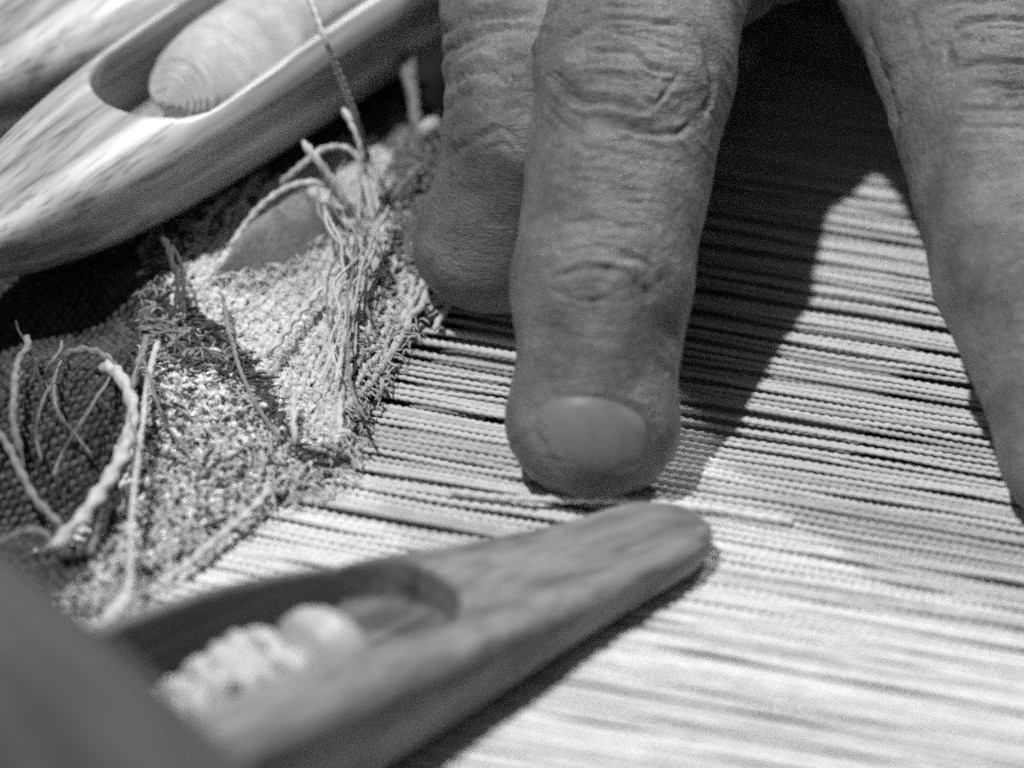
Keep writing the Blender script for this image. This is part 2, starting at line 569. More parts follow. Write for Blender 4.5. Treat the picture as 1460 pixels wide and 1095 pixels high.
# weft yarns: each passes over and under the warp, row by row
WP = 0.070
rows = np.arange(-9.4, 2.4, WP)
fuzz_parts = []
for j, s_row in enumerate(rows):
    tv = np.arange(-7, 9.5, 0.019)
    sv = s_row + 0.035 * vnoise(np.stack([tv * 1.3, np.full_like(tv, j * 0.35)], -1), 31)
    p = wpos(sv, tv, np.zeros_like(tv))
    ragged = p[:, :2] + 0.10 * np.stack([vnoise(p[:, :2] * 3.0, 41), vnoise(p[:, :2] * 3.0, 42)], -1) + (0.10 * rng.normal(0, 1, 2))[None]
    ins = inside(CLOTH, ragged)
    px = to_px(p)
    ins &= (px[:, 0] > -120) & (px[:, 1] < 1100) & (px[:, 1] > -60)
    if ins.sum() < 8: continue
    zone = np.where(inside(DARKP, ragged), 2, np.where(inside(FLECKP, ragged), 1, np.where(inside(SHADEP, ragged), 3, 0)))
    # ragged zone borders
    code = np.where(ins, zone, -1)
    cuts = np.flatnonzero(np.diff(code)) + 1
    for a, b in zip(np.concatenate([[0], cuts]), np.concatenate([cuts, [len(tv)]])):
        if code[a] < 0 or b - a < 7: continue
        zc = code[a]
        tq = tv[a:b]; pp = p[a:b].copy()
        wild = (1.3, 1.3, 0.45, 1.4)[zc]
        wp_t = (0.062, 0.060, 0.068, 0.065)[zc]
        wave = np.sin(np.pi * tq / wp_t + np.pi * (j % 2) + 0.5 * wild * vnoise(np.stack([tq * 2, np.full_like(tq, j * 1.3)], -1), 33))
        amp = (0.015, 0.020, 0.036, 0.022)[zc]
        lat = 0.020 * wild * vnoise(np.stack([tq * 6, np.full_like(tq, j * 5.1)], -1), 34)
        pp = pp + lat[:, None] * WX
        pp[:, 2] = H(pp[:, :2]) + amp * wave + 0.028 * wild * vnoise(np.stack([tq * 5, np.full_like(tq, j * 2.7)], -1), 35)
        rad = (0.037, 0.036, 0.030, 0.036)[zc] * (1 + (0.16, 0.18, 0.42, 0.2)[zc] * wave) * (1 + 0.22 * wild * vnoise(np.stack([tq * 7, np.full_like(tq, j * 3.9)], -1), 36))
        v, qd, tr = tube(pp, rad, 6, ply=0.12, pitch=0.12, phase=j)
        name = ("pale_weft", "flecked_weft", "charcoal_weft", "shade_toned_weft")[zc]
        cl(obj(name, new_mesh(name, to_cloth(v), qd, tr), (M_LIGHT, M_FLECK, M_DARK, M_SHADE)[zc]))

# fuzz and short nibs of fibre standing out of the cloth
def nibs(n, poly, rr, ln, name, mat, lift=0.05, seed=1, clip=True):
    r_ = np.random.default_rng(seed)
    pl = np.array(poly)
    lo, hi = pl.min(0), pl.max(0)
    parts = []
    while len(parts) < n:
        c = r_.uniform(lo, hi)
        if not inside(poly, c[None])[0] or (clip and not inside(CLOTH, c[None])[0]): continue
        x = to_px(np.array([c[0], c[1], 0.2]))
        if x[0] < -40 or x[1] < 0: continue
        a = r_.uniform(0, 2 * np.pi); L = ln * r_.uniform(0.4, 1.4)
        d = np.array([math.cos(a), math.sin(a), 0]) * L
        b = np.array([c[0], c[1], H(c[None])[0] + lift * r_.uniform(0.2, 1.0)])
        pts = spline([b - d / 2 + [0, 0, -0.05], b + [0, 0, 0.04 * r_.uniform(0, 1)], b + d / 2 + r_.normal(0, 0.03, 3)], 6)
        parts.append(tube(pts, rr * r_.uniform(0.6, 1.3), 5))
    v, qd, tr = merge(parts)
    return tag(cl(obj(name, new_mesh(name, to_cloth(v), qd, tr), mat)), kind='stuff')
ALLC = poly_w([(200, 330), (560, 250), (600, 420), (500, 640), (240, 800), (200, 640)])
nibs(2600, ALLC, 0.007, 0.20, "pale_fuzz", M_LIGHT, 0.06, 1)
EDGEP = poly_w([(650, 425), (580, 500), (535, 580), (505, 690), (420, 712), (340, 755), (205, 845), (80, 890), (90, 835), (180, 790), (320, 715), (410, 670), (480, 640), (505, 570), (560, 490), (610, 430)])
nibs(450, EDGEP, 0.009, 0.16, "edge_fuzz", M_LIGHT, 0.05, 8, False)
nibs(1500, FLECKP, 0.014, 0.06, "bright_nib", M_TAIL, 0.06, 2)
nibs(1300, FLECKP, 0.014, 0.09, "dark_nib", M_DARK, 0.06, 3)
nibs(260, FLECKP, 0.028, 0.06, "bright_knot", M_SPARK, 0.07, 7)
nibs(260, ALLC, 0.022, 0.07, "bright_fleck", M_SPARK, 0.08, 11)
nibs(420, poly_w([(235, 455), (270, 450), (350, 520), (420, 640), (470, 660), (440, 670), (370, 600), (330, 550), (250, 540)]), 0.017, 0.30, "dark_edge_fibre", M_DARK, 0.10, 4)
nibs(160, poly_w([(200, 450), (300, 480), (340, 540), (240, 545)]), 0.017, 0.30, "grey_edge_fibre", M_TAILG, 0.10, 5)
nibs(230, poly_w([(300, 415), (370, 380), (430, 372), (480, 335), (490, 355), (430, 400), (340, 415)]), 0.010, 0.20, "strip_border_fuzz", M_LIGHT, 0.16, 12)
nibs(700, poly_w([(560, 150), (640, 190), (640, 430), (560, 400)]), 0.014, 0.2, "shade_toned_fuzz", M_TAILG, 0.12, 6)  # grey colour gives this fuzz the tone of shade

# ------------------------------------------------------------------ shuttles
def frame(origin, a):
    a = np.array([a[0], a[1], a[2] if len(a) > 2 else 0.0]); a = a / np.linalg.norm(a)
    b = np.cross(a, [0, 0, 1.0]); b /= np.linalg.norm(b)
    u = np.cross(b, a)
    if u[2] < 0: u = -u
    c = np.cross(u, a)                                     # right-handed: a, c, u
    M = np.eye(4); M[:3, 0] = a; M[:3, 1] = c; M[:3, 2] = u; M[:3, 3] = origin
    return Matrix(M.tolist()), M

def sm(x):
    x = np.clip(x, 0, 1)
    return x * x * (3 - 2 * x)

def shuttle(name, M, f, lo, hi, h, mat):
    v, q = surface_nets(f, lo, hi, h)
    v = project(f, v, 3, h * 0.6)
    o = obj(name, new_mesh(name, v, q), mat)
    o.matrix_world = M
    return o

# the shuttle in front, flat on top
A_AX = (-0.768, -0.642)
MA, MAn = frame(P(997, 777, 0.0), A_AX)
LA = 13.0
def prof_a(x):
    e = np.minimum(x, LA - x)
    rnd = np.sqrt(np.clip(1 - (1 - np.clip(e / 0.75, 0, 1)) ** 2, 0.0, 1)) 
    w = (0.52 + 0.70 * sm(e / 6.0)) * (0.12 + 0.88 * rnd)
    zt = (0.50 + 0.98 * sm(e / 6.5)) * (0.62 + 0.38 * rnd)
    return np.maximum(w, 0.03), zt, e
def f_a(p):
    x, y, z = p.T
    w, zt, e = prof_a(x)
    hh = (zt - 0.09) / 2; zc = 0.09 + hh
    n = 4.6
    # the sides lean in a little towards the bottom
    wy = w * (1 - 0.10 * sm((zc - z) / hh * 0.5 + 0.3))
    q = ((np.abs(y) / wy) ** n + (np.abs(z - zc) / hh) ** n + 1e-9) ** (1 / n)
    d = (q - 1) * np.minimum(wy, hh)
    d = np.maximum(d, -e)
    # the hollow for the bobbin
    cx = np.clip(x, 3.85, 9.0)
    wv = 0.74
    dc = np.sqrt((x - cx) ** 2 * 0.85 + (y + 0.17) ** 2) - wv
    cav = smax(dc, 0.45 - z, 0.12)
    return smax(d, -cav, 0.07)
front = shuttle("wooden_shuttle", MA, f_a, (-0.2, -1.4, -0.1), (LA + 0.2, 1.4, 1.75), 0.05, M_WOOD_A)
tag(front, "flat-topped wooden shuttle below the fingertip, its hollow holding lumpy white yarn", "weaving shuttle", "weaving shuttles")

# the two polished shuttles behind, round in section
def make_round(R, zc, cav=True, nn=2.0, tall=0.97, wide=1.0, L=15.0, c0=4.7, c1=11.0, cw=0.70):
    def f(p):
        x, y, z = p.T
        e = np.minimum(x, L - x)
        w = R * wide * (1 - np.exp(-np.maximum(e, 0.0) / (2.1 if wide == 1 else 1.7))) + 0.02
        h_ = R * tall * (1 - np.exp(-np.maximum(e, 0.0) / 1.7)) + 0.02
        if nn > 2.5:
            up_ = z > zc
            h_ = np.where(up_, h_ * 0.62, h_ * 1.28)
            m_ = np.where(up_, nn, 2.0)
        else:
            m_ = nn
        d = (((np.abs(y) / w) ** m_ + (np.abs(z - zc) / h_) ** m_ + 1e-9) ** (1 / m_) - 1) * np.minimum(w, h_) * 0.9
        d = np.maximum(d, -e)
        if cav:
            cx = np.clip(x, c0, c1)
            dc = np.sqrt((x - cx) ** 2 * 0.6 + y ** 2) - cw
            d = smax(d, -smax(dc, (zc - 0.45) - z, 0.15), 0.11)
        return d
    return f
B_AX = (0.553, 0.833)
ROLL = math.radians(8)
_, MBn = frame(P(-112, 385, 1.50), B_AX)
MBn[:3, :3] = MBn[:3, :3] @ np.array([[1, 0, 0], [0, math.cos(ROLL), -math.sin(ROLL)], [0, math.sin(ROLL), math.cos(ROLL)]])
if MBn[1, 2] > 0:
    _, MBn = frame(P(-112, 385, 1.50), B_AX)
    MBn[:3, :3] = MBn[:3, :3] @ np.array([[1, 0, 0], [0, math.cos(ROLL), math.sin(ROLL)], [0, -math.sin(ROLL), math.cos(ROLL)]])
MB = Matrix(MBn.tolist())
fb = make_round(1.20, 0.0, c0=3.95, nn=2.9, tall=0.84, wide=0.84)
left = shuttle("wooden_shuttle", MB, fb, (-0.1, -1.35, -1.35), (15.1, 1.35, 1.35), 0.055, M_WOOD_B)
tag(left, "pale polished shuttle on the cloth, its oval hollow holding smooth white yarn", "weaving shuttle", "weaving shuttles")
MC, MCn = frame(P(-150, 186, 1.6), (0.553, 0.833))
fc = make_round(1.25, 0.0, cav=False, nn=2.9, tall=0.84)
upper = shuttle("wooden_shuttle", MC, fc, (-0.1, -1.4, -1.4), (15.1, 1.4, 1.4), 0.07, M_WOOD_B)
tag(upper, "pale polished shuttle cut off by the upper left corner, without visible hollow", "weaving shuttle", "weaving shuttles")
def Pd(px, py, depth): return CAM + ray(px, py) * depth
near_c = Pd(-72, 1124, 31.5)
near_a = Pd(58, 1264, 31.5) - near_c
MD, MDn = frame(near_c - near_a / np.linalg.norm(near_a) * 5.2 - np.array([0, 0, 1.6]), near_a)
fd = make_round(1.65, 1.6, cav=False, L=13.0)
nearo = shuttle("wooden_shuttle", MD, fd, (-0.1, -1.8, -0.2), (13.1, 1.8, 3.5), 0.08, M_WOOD_C)
tag(nearo, "dark blurred rounded shuttle close to the camera in the bottom left corner", "weaving shuttle", "weaving shuttles")

# ------------------------------------------------------------------ bobbins
def local(M, v): return v @ M[:3, :3].T + M[:3, 3]

def lathe(profile, n=28):
    pr = np.asarray(profile, float)
    th = np.linspace(0, 2 * np.pi, n, endpoint=False)
    v = np.stack([np.repeat(pr[:, 0], n), np.outer(pr[:, 1], np.cos(th)).ravel(), np.outer(pr[:, 1], np.sin(th)).ravel()], -1)
    i = np.arange(len(pr) - 1)[:, None] * n; j = np.arange(n)[None, :]; j2 = (j + 1) % n
    q = np.stack([i + j, i + n + j, i + n + j2, i + j2], -1).reshape(-1, 4)
    return v, q[:, ::-1]

# smooth white bobbin in the polished shuttle: many turns of yarn
bob = empty("yarn_bobbin")
tag(bob, "bobbin wound with smooth white yarn in the hollow of the polished shuttle", "bobbin", "bobbins in the shuttles")
bob.matrix_world = Matrix(MBn.tolist()) @ Matrix.Translation((3.95, 0, 0.06))
v, q = lathe([(0.12, 0.001), (0.12, 0.16), (0.2, 0.2), (6.1, 0.24), (6.1, 0.001)], 20)
obj("core", new_mesh("core", v, q), M_CORE, bob)
turn = 0.024
nt_ = int(5.7 / turn)
th = np.linspace(0, 2 * np.pi * nt_, nt_ * 18)
xx = 0.04 + th / (2 * np.pi) * turn
rr_ = 0.53 * (1 - 0.95 * np.exp(-((xx - 0.04) / 0.26) ** 1.0)) + 0.09 * vnoise(np.stack([xx * 1.3, np.cos(th) * 0.8 + 2, np.sin(th) * 0.8], -1), 50) + 0.006 * vnoise(np.stack([th * 0.7, xx], -1), 51)
xx = xx + 0.13 * np.sin(th) * np.clip(xx, 0, 1) + 0.022 * vnoise(np.stack([th * 0.35, th * 0 + 5], -1), 52)
v, q, tr = tube(np.stack([xx, rr_ * np.cos(th), rr_ * np.sin(th)], -1), 0.032, 6, ply=0.0, pitch=0.12)
obj("yarn_winding", new_mesh("yarn_winding", v, q, tr), M_BOB, bob)

# bobbin with a domed end and lumpy yarn in the shuttle in front
bob2 = empty("yarn_bobbin")
tag(bob2, "bobbin with round pale end and lumpy white yarn in the flat-topped shuttle", "bobbin", "bobbins in the shuttles")
bob2.matrix_world = Matrix(MAn.tolist()) @ Matrix.Translation((4.15, -0.02, 0.78))
v, q = lathe([(0.0, 0.002), (0.02, 0.16), (0.10, 0.33), (0.24, 0.46), (0.40, 0.52), (0.55, 0.50), (0.62, 0.42), (0.62, 0.2), (3.4, 0.2), (3.4, 0.002)], 32)
obj("bobbin_head", new_mesh("bobbin_head", v, q), M_CORE, bob2)
parts = []
r2 = np.random.default_rng(11)
nt2 = 26
th = np.linspace(0, 2 * np.pi * nt2, nt2 * 26)
xx = 0.72 + th / (2 * np.pi) * 0.092 + 0.10 * np.sin(th * 1.0 + 0.2 * th ** 0.5) + 0.14 * vnoise(np.stack([th * 0.9, th * 0], -1), 60)
rr_ = 0.33 + 0.10 * vnoise(np.stack([th * 0.8, th * 0 + 3], -1), 61) + 0.05 * vnoise(np.stack([th * 2.3, th * 0 + 8], -1), 62)
rad = 0.07 * (1 + 0.35 * vnoise(np.stack([th * 1.7, th * 0 + 1], -1), 63))
v, q, tr = tube(np.stack([xx, rr_ * np.cos(th), rr_ * np.sin(th)], -1), rad, 7, ply=0.15, pitch=0.2)
parts.append((v, q, tr))
for k in range(70):                                          # slubs standing out of the winding
    x0 = r2.uniform(0.75, 3.3); a0 = r2.uniform(0, 2 * np.pi)
    pts = []
    for m in range(5):
        a1 = a0 + m * 0.35; R_ = 0.36 + 0.15 * math.sin(m / 4 * math.pi) * r2.uniform(0.5, 1.2)
        pts.append((x0 + 0.05 * r2.normal(), R_ * math.cos(a1), R_ * math.sin(a1)))
    parts.append(tube(spline(pts, 14), 0.062 * r2.uniform(0.7, 1.3), 7))
v, q, tr = merge(parts)
obj("yarn_winding", new_mesh("yarn_winding", v, q, tr), M_TAIL, bob2)

# ------------------------------------------------------------------ loose yarns
def yarn(name, pts, r, mat, label, group=None, ply=0.22, pitch=0.14, wob=0.012):
    w = np.array([P(a, b, c) for a, b, c in pts])
    path, q_ = resample(spline(w, 160), 0.024)
    sd = len(bpy.data.objects)
    for d in range(3):
        path[:, d] += wob * vnoise(np.stack([q_ * 3.0, np.full_like(q_, sd + d * 7.7)], -1), 70)
    rad = r * (1 + 0.12 * vnoise(np.stack([q_ * 6.0, np.full_like(q_, sd)], -1), 71))
    v, qd, tr = tube(path, rad, 8, ply=ply, pitch=pitch)
    base = path[np.argmin(path[:, 2])]
    o = obj(name, new_mesh(name, v - base, qd, tr), mat)
    o.location = base
    if label: tag(o, label, "yarn", group or "loose yarn ends on the cloth")
    return o

yarn("yarn_strand", [(436, -14, 3.0), (460, 50, 2.75), (478, 95, 2.3), (500, 150, 1.65), (517, 200, 1.2), (533, 262, 0.85), (546, 335, 0.52)], 0.034, M_TAIL,
     "pale yarn strand running from the polished shuttle's bobbin down to the cloth")
yarn("yarn_tail", [(546, 335, 0.55), (543, 375, 0.58), (520, 430, 0.55), (500, 475, 0.5), (491, 520, 0.45), (484, 590, 0.4), (486, 650, 0.25)], 0.036, M_TAIL,
     "pale yarn lying down the fold of the cloth towards the edge of the weaving", "loose yarn ends on the cloth")
yarn("yarn_tail", [(430, 200, 1.35), (447, 222, 1.25), (468, 248, 1.05), (492, 285, 0.75), (505, 310, 0.5)], 0.038, M_TAIL,
     "short straight pale yarn end with a blunt cut tip sticking up beside the shuttle")
yarn("yarn_tail", [(330, 352, 0.45), (352, 318, 0.6), (385, 282, 0.8), (425, 263, 0.9), (465, 266, 0.85), (492, 292, 0.6), (500, 312, 0.45)], 0.038, M_TAIL,
     "pale yarn arching low over the grey felted strip")
yarn("yarn_tail", [(400, 262, 0.7), (430, 235, 0.95), (456, 214, 1.1), (487, 209, 1.1), (510, 224, 1.0), (520, 260, 0.85), (530, 300, 0.7), (546, 345, 0.5)], 0.034, M_TAIL,
     "pale yarn looping in a high arch behind the blunt cut end")
yarn("yarn_tail", [(490, 155, 1.5), (503, 178, 1.4), (513, 205, 1.25), (516, 250, 0.9), (520, 300, 0.5)], 0.038, M_TAIL,
     "thick pale yarn end leaning against the strand from the bobbin")
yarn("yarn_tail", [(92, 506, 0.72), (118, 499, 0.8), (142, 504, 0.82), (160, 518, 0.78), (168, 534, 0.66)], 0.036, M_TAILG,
     "shaded upper end of the hooked yarn, coloured grey, bowed over the charcoal patch", ply=0.35, pitch=0.16)  # upper end of the hooked yarn, its shade put in as grey
yarn("yarn_tail", [(150, 520, 0.7), (168, 530, 0.85), (184, 560, 0.84), (189, 600, 0.77), (176, 650, 0.7), (142, 708, 0.6), (95, 762, 0.5), (72, 782, 0.4)], 0.062, M_TAIL,
     "thickest pale yarn curving like a hook over the charcoal patch", ply=0.3, pitch=0.3, wob=0.018)
yarn("yarn_tail", [(225, 486, 0.75), (216, 520, 0.75), (207, 580, 0.72), (198, 650, 0.68), (190, 730, 0.6), (185, 800, 0.5), (182, 850, 0.4)], 0.031, M_TAIL,
     "long thin straight white yarn hanging across the border of the charcoal patch")
yarn("yarn_tail", [(186, 850, 0.4), (165, 872, 0.42), (142, 897, 0.4), (124, 916, 0.35)], 0.085, M_TAIL,
     "short thick white yarn stub at the foot of the long thin straight yarn")
yarn("yarn_tail", [(388, 692, 0.2), (372, 712, 0.24), (345, 738, 0.22), (318, 762, 0.24), (285, 790, 0.2), (258, 812, 0.2)], 0.036, M_TAIL,
     "white chained yarn lying across the warp just outside the edge of the cloth", ply=0.4, pitch=0.2)
yarn("yarn_tail", [(316, 420, 0.55), (326, 465, 0.55), (336, 510, 0.52), (352, 552, 0.5), (376, 592, 0.45), (402, 626, 0.35)], 0.022, M_TAILG,
     "thin grey yarn running down the middle of the pale cloth area")
yarn("yarn_tail", [(458, 412, 0.62), (440, 434, 0.62), (418, 460, 0.62), (400, 484, 0.6), (382, 506, 0.55)], 0.036, M_TAIL,
     "short bright white yarn lying slanted on the pale cloth area", ply=0.4, pitch=0.22)
yarn("yarn_tail", [(421, 560, 0.5), (419, 585, 0.5), (418, 612, 0.45), (420, 634, 0.35)], 0.030, M_TAIL,
     "tiny upright white yarn near the lower point of the pale cloth area", ply=0.4, pitch=0.2)
yarn("yarn_tail", [(38, 478, 0.9), (41, 494, 0.9), (26, 518, 0.85), (21, 560, 0.8), (20, 600, 0.7), (28, 645, 0.5)], 0.036, M_TAILG,
     "grey yarn bent near its top at the left end of the charcoal patch")
yarn("yarn_tail", [(-20, 590, 0.7), (4, 625, 0.68), (22, 660, 0.62), (45, 700, 0.52), (75, 738, 0.4), (98, 765, 0.3)], 0.036, M_TAILG,
     "grey two-ply yarn crossing the lower left corner of the charcoal patch", ply=0.35, pitch=0.2)
yarn("yarn_tail", [(-10, 782, 0.3), (12, 768, 0.42), (42, 757, 0.5), (68, 764, 0.45), (80, 788, 0.3)], 0.036, M_TAILG,
     "grey yarn making a low arch below the charcoal patch")
yarn("yarn_tail", [(148, 690, 0.5), (141, 725, 0.45), (134, 762, 0.35), (130, 792, 0.25)], 0.036, M_TAILG,
     "short upright grey yarn behind the foot of the hooked thick yarn")
yarn("yarn_tail", [(226, 332, 0.75), (240, 352, 0.8), (250, 385, 0.75), (252, 420, 0.7), (242, 452, 0.6)], 0.028, M_TAILD,
     "dark twisted yarn dropping from under the polished shuttle", ply=0.4, pitch=0.25)
yarn("yarn_tail", [(243, 350, 0.78), (257, 372, 0.76), (262, 408, 0.72), (256, 446, 0.6)], 0.02, M_TAILD,
     "thin dark yarn close beside the dark twisted one under the polished shuttle")
yarn("yarn_tail", [(208, 478, 0.7), (203, 500, 0.72), (193, 535, 0.7), (186, 560, 0.6)], 0.036, M_TAILG,
     "short grey yarn between the hooked thick yarn and the long thin straight one")
yarn("yarn_tail", [(170, 462, 0.65), (172, 480, 0.66), (168, 510, 0.6), (170, 530, 0.5)], 0.036, M_TAILD,
     "short dark upright yarn on the shaded top of the charcoal patch")
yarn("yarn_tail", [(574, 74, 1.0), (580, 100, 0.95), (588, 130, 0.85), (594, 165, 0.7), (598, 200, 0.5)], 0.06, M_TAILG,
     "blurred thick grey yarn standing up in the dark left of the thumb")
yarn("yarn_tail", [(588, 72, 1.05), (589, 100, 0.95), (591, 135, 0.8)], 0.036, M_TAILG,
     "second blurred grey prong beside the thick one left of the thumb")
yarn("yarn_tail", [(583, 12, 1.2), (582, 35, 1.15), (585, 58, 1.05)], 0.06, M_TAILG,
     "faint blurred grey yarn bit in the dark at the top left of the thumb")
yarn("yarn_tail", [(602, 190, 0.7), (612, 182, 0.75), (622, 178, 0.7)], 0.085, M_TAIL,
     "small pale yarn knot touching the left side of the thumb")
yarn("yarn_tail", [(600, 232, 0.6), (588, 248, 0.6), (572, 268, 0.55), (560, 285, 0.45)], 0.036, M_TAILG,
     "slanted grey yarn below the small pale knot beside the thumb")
yarn("yarn_tail", [(1058, 60, 0.4), (1066, 78, 0.42), (1060, 96, 0.3)], 0.12, M_TAIL,
     "small blurred white tuft in the dark gap beside the index finger's knuckle")
yarn("yarn_tail", [(640, 700, 0.09), (700, 708, 0.11), (760, 712, 0.15), (830, 713, 0.17), (900, 714, 0.16), (985, 722, 0.12), (1060, 733, 0.09), (1130, 745, 0.06)], 0.036, M_WARP,
     "loose white thread lying along the warp right in front of the fingertip")

# the thin tangle beside the thumb: fine strands of one kind
r5 = np.random.default_rng(23)
for k in range(11):
    x0 = 470 + r5.uniform(0, 75); y0 = r5.uniform(215, 330)
    L_ = r5.uniform(120, 330)
    pts = []
    for m in range(6):
        f_ = m / 5
        pts.append((x0 + (500 - x0) * f_ * 0.9 + r5.normal(0, 9) + 24 * math.sin(k * 1.7 + f_ * 2.6), y0 + L_ * f_, 0.52 + 0.5 * math.sin(math.pi * (0.25 + 0.75 * f_)) * (1 - f_) + r5.uniform(0, 0.08)))
    yarn("fine_strand", pts, r5.uniform(0.011, 0.020), M_TAIL if k % 3 else M_TAILG, "thin frayed strand hanging down the fold of the pale cloth beside the thumb", "thin frayed strands by the thumb", ply=0.15)
for k in range(12):
    x0 = r5.uniform(20, 215); y0 = r5.uniform(455, 560); a_ = r5.uniform(-0.7, 0.7)
    L_ = r5.uniform(60, 190)
    pts = [(x0 + math.sin(a_) * L_ * f_ + 14 * math.sin(k * 2 + f_ * 4), y0 + L_ * f_, 0.45 + 0.35 * math.sin(math.pi * min(1, f_ + 0.15)) + r5.uniform(0, 0.05)) for f_ in np.linspace(0, 1, 6)]
    yarn("fine_strand", pts, r5.uniform(0.009, 0.017), M_TAILG if k % 3 else M_TAILD, "thin grey strand among the loose ends over the charcoal patch", "thin strands over the charcoal patch", ply=0.15)

# the smooth grey strip folded up out of the cloth
fl = np.array([P(a, b, c) for a, b, c in ((300, 408, 0.24), (345, 335, 0.6), (390, 295, 0.78), (435, 275, 0.8), (486, 312, 0.42))])
fh = np.array([P(a, b, c) for a, b, c in ((302, 412, 0.22), (362, 390, 0.26), (420, 385, 0.25), (462, 356, 0.30), (488, 318, 0.36))])
e0, e1 = spline(fl, 40), spline(fh, 40)
k = np.linspace(0, 1, 14)[None, :, None]
g_ = e0[:, None] * (1 - k) + e1[:, None] * k
g_[..., 2] += 0.14 * np.sin(np.pi * k[..., 0]) + 0.03 * vnoise(g_.reshape(-1, 3) * 4, 80).reshape(40, 14)
top_ = g_.reshape(-1, 3); bot_ = top_ - [0, 0.02, 0.09]
ii = np.arange(560).reshape(40, 14)
qq = np.stack([ii[:-1, :-1], ii[1:, :-1], ii[1:, 1:], ii[:-1, 1:]], -1).reshape(-1, 4)
rim = np.concatenate([ii[:, 0], ii[-1, 1:], ii[::-1, -1][1:], ii[0, ::-1][1:-1]])
r2_ = np.roll(rim, -1)
qq2 = np.stack([rim, r2_, r2_ + 560, rim + 560], -1)
cl(obj("felted_strip", new_mesh("felted_strip", to_cloth(np.vstack([top_, bot_])), np.vstack([qq, qq[:, ::-1] + 560, qq2])), M_FLAP))

# ------------------------------------------------------------------ hand
# each finger: joints with radius and dorsal direction, smoothly joined to the palm
def J(px, py, z): return P(px, py, z)
def chain(pts, rad): return [(pts[i], pts[i + 1], rad[i], rad[i + 1]) for i in range(len(pts) - 1)]

I_tip, I_dip, I_pip, I_mcp = J(846, 600, 0.72), J(858, 402, 1.80), J(905, 105, 3.0), J(985, -330, 3.7)
M_tip, M_dip, M_pip, M_mcp = J(1552, 640, 0.75), J(1470, 385, 1.85), J(1390, 65, 3.0), J(1200, -270, 3.75)
T_tip, T_ip, T_mcp, T_cmc = J(694, 344, 0.95), J(764, 180, 2.25), J(772, -70, 2.9), J(950, -560, 3.0)
R_mcp = M_mcp + np.array([1.9, 0.1, -0.15]); K_mcp = R_mcp + np.array([1.7, 0.5, -0.4])
R_pip = R_mcp + np.array([1.3, -3.5, -0.7]); R_dip = R_pip + np.array([0.6, -1.9, -1.2]); R_tip = R_dip + np.array([0.3, -1.2, -1.05])
K_pip = K_mcp + np.array([1.6, -2.3, -0.9]); K_dip = K_pip + np.array([0.7, -1.2, -0.9]); K_tip = K_dip + np.array([0.35, -0.8, -0.75])
WR = (I_mcp + K_mcp) / 2 + np.array([0.4, 6.5, 0.1])
FA = WR + np.array([1.2, 6.5, 0.9])
lat = np.array([0.26, 0.0, 0.0])
FING = {
    'index': chain([I_mcp, I_pip, I_dip, I_tip], [1.10, 0.99, 0.87, 0.76]),
    'middle': chain([M_mcp, M_pip, M_dip, M_tip], [1.0, 1.04, 0.95, 0.80]),
    'thumb': chain([T_cmc, T_mcp, T_ip, T_tip], [1.25, 1.12, 0.92, 0.70]),
    'ring': chain([R_mcp, R_pip, R_dip, R_tip], [0.97, 0.95, 0.84, 0.72]),
    'little': chain([K_mcp, K_pip, K_dip, K_tip], [0.88, 0.82, 0.72, 0.62]),
}
# blunt fingertips: a bar across the end pad
FING['index'] += [(I_tip - lat * 0.62, I_tip + lat * 0.62, 0.70, 0.70)]
FING['middle'] += [(M_tip - lat * 0.6, M_tip + lat * 0.6, 0.72, 0.72)]
FING['thumb'] += [(T_tip + np.array([-0.10, 0, -0.02]), T_tip + np.array([0.42, 0, -0.12]), 0.66, 0.66)]
PALM = [(I_mcp, WR + [-1.3, 0, 0], 1.02, 1.35), (M_mcp, WR + [-0.4, 0, 0], 1.05, 1.4), (R_mcp, WR + [0.5, 0, 0], 1.0, 1.4),
        (K_mcp, WR + [1.3, 0, 0], 0.92, 1.3), (T_cmc, WR + [-1.4, 0, -0.4], 1.25, 1.3), (T_cmc, I_mcp + [0.2, 1.5, -0.4], 1.1, 1.0),
        (I_mcp, M_mcp, 0.9, 0.9), (M_mcp, R_mcp, 0.9, 0.9), (R_mcp, K_mcp, 0.85, 0.85),
        (WR + [-1.0, 0, 0], FA + [-1.2, 0, 0], 1.5, 1.9), (WR + [1.0, 0, 0], FA + [1.2, 0, 0], 1.5, 1.9)]
WEB = [(J(1045, -50, 3.05), J(1100, -72, 2.7), 0.60, 0.52), (J(1100, -72, 2.7), J(1170, -66, 2.3), 0.52, 0.46), (T_mcp + [0.6, 1.2, -0.2], I_mcp + [-0.2, -0.6, -0.5], 0.6, 0.6)]

def caps(p, segs, k):
    d = None
    for a, b, r1, r2_ in segs:
        ba = b - a; L2 = ba @ ba
        h = np.clip(((p - a) @ ba) / L2, 0, 1)
        q = np.linalg.norm(p - a - h[:, None] * ba, axis=1) - (r1 + (r2_ - r1) * h)
        d = q if d is None else smin(d, q, k)
    return d
BBOX = {}
for nm, segs in list(FING.items()):
    pts = np.array([x for s_ in segs for x in s_[:2]])
    BBOX[nm] = (pts.min(0) - 2.2, pts.max(0) + 2.2)
def hand_f(p):
    palm = smin(caps(p, PALM, 0.5), caps(p, WEB, 0.3), 0.55)
    d = palm.copy()
    for nm, segs in FING.items():
        lo, hi = BBOX[nm]
        m = ((p > lo) & (p < hi)).all(1)
        if not m.any(): continue
        f = caps(p[m], segs, 0.16)
        d[m] = np.minimum(d[m], smin(palm[m], f, 0.45))
    return np.maximum(d, (p[:, 1] - (FA[1] - 0.5)))

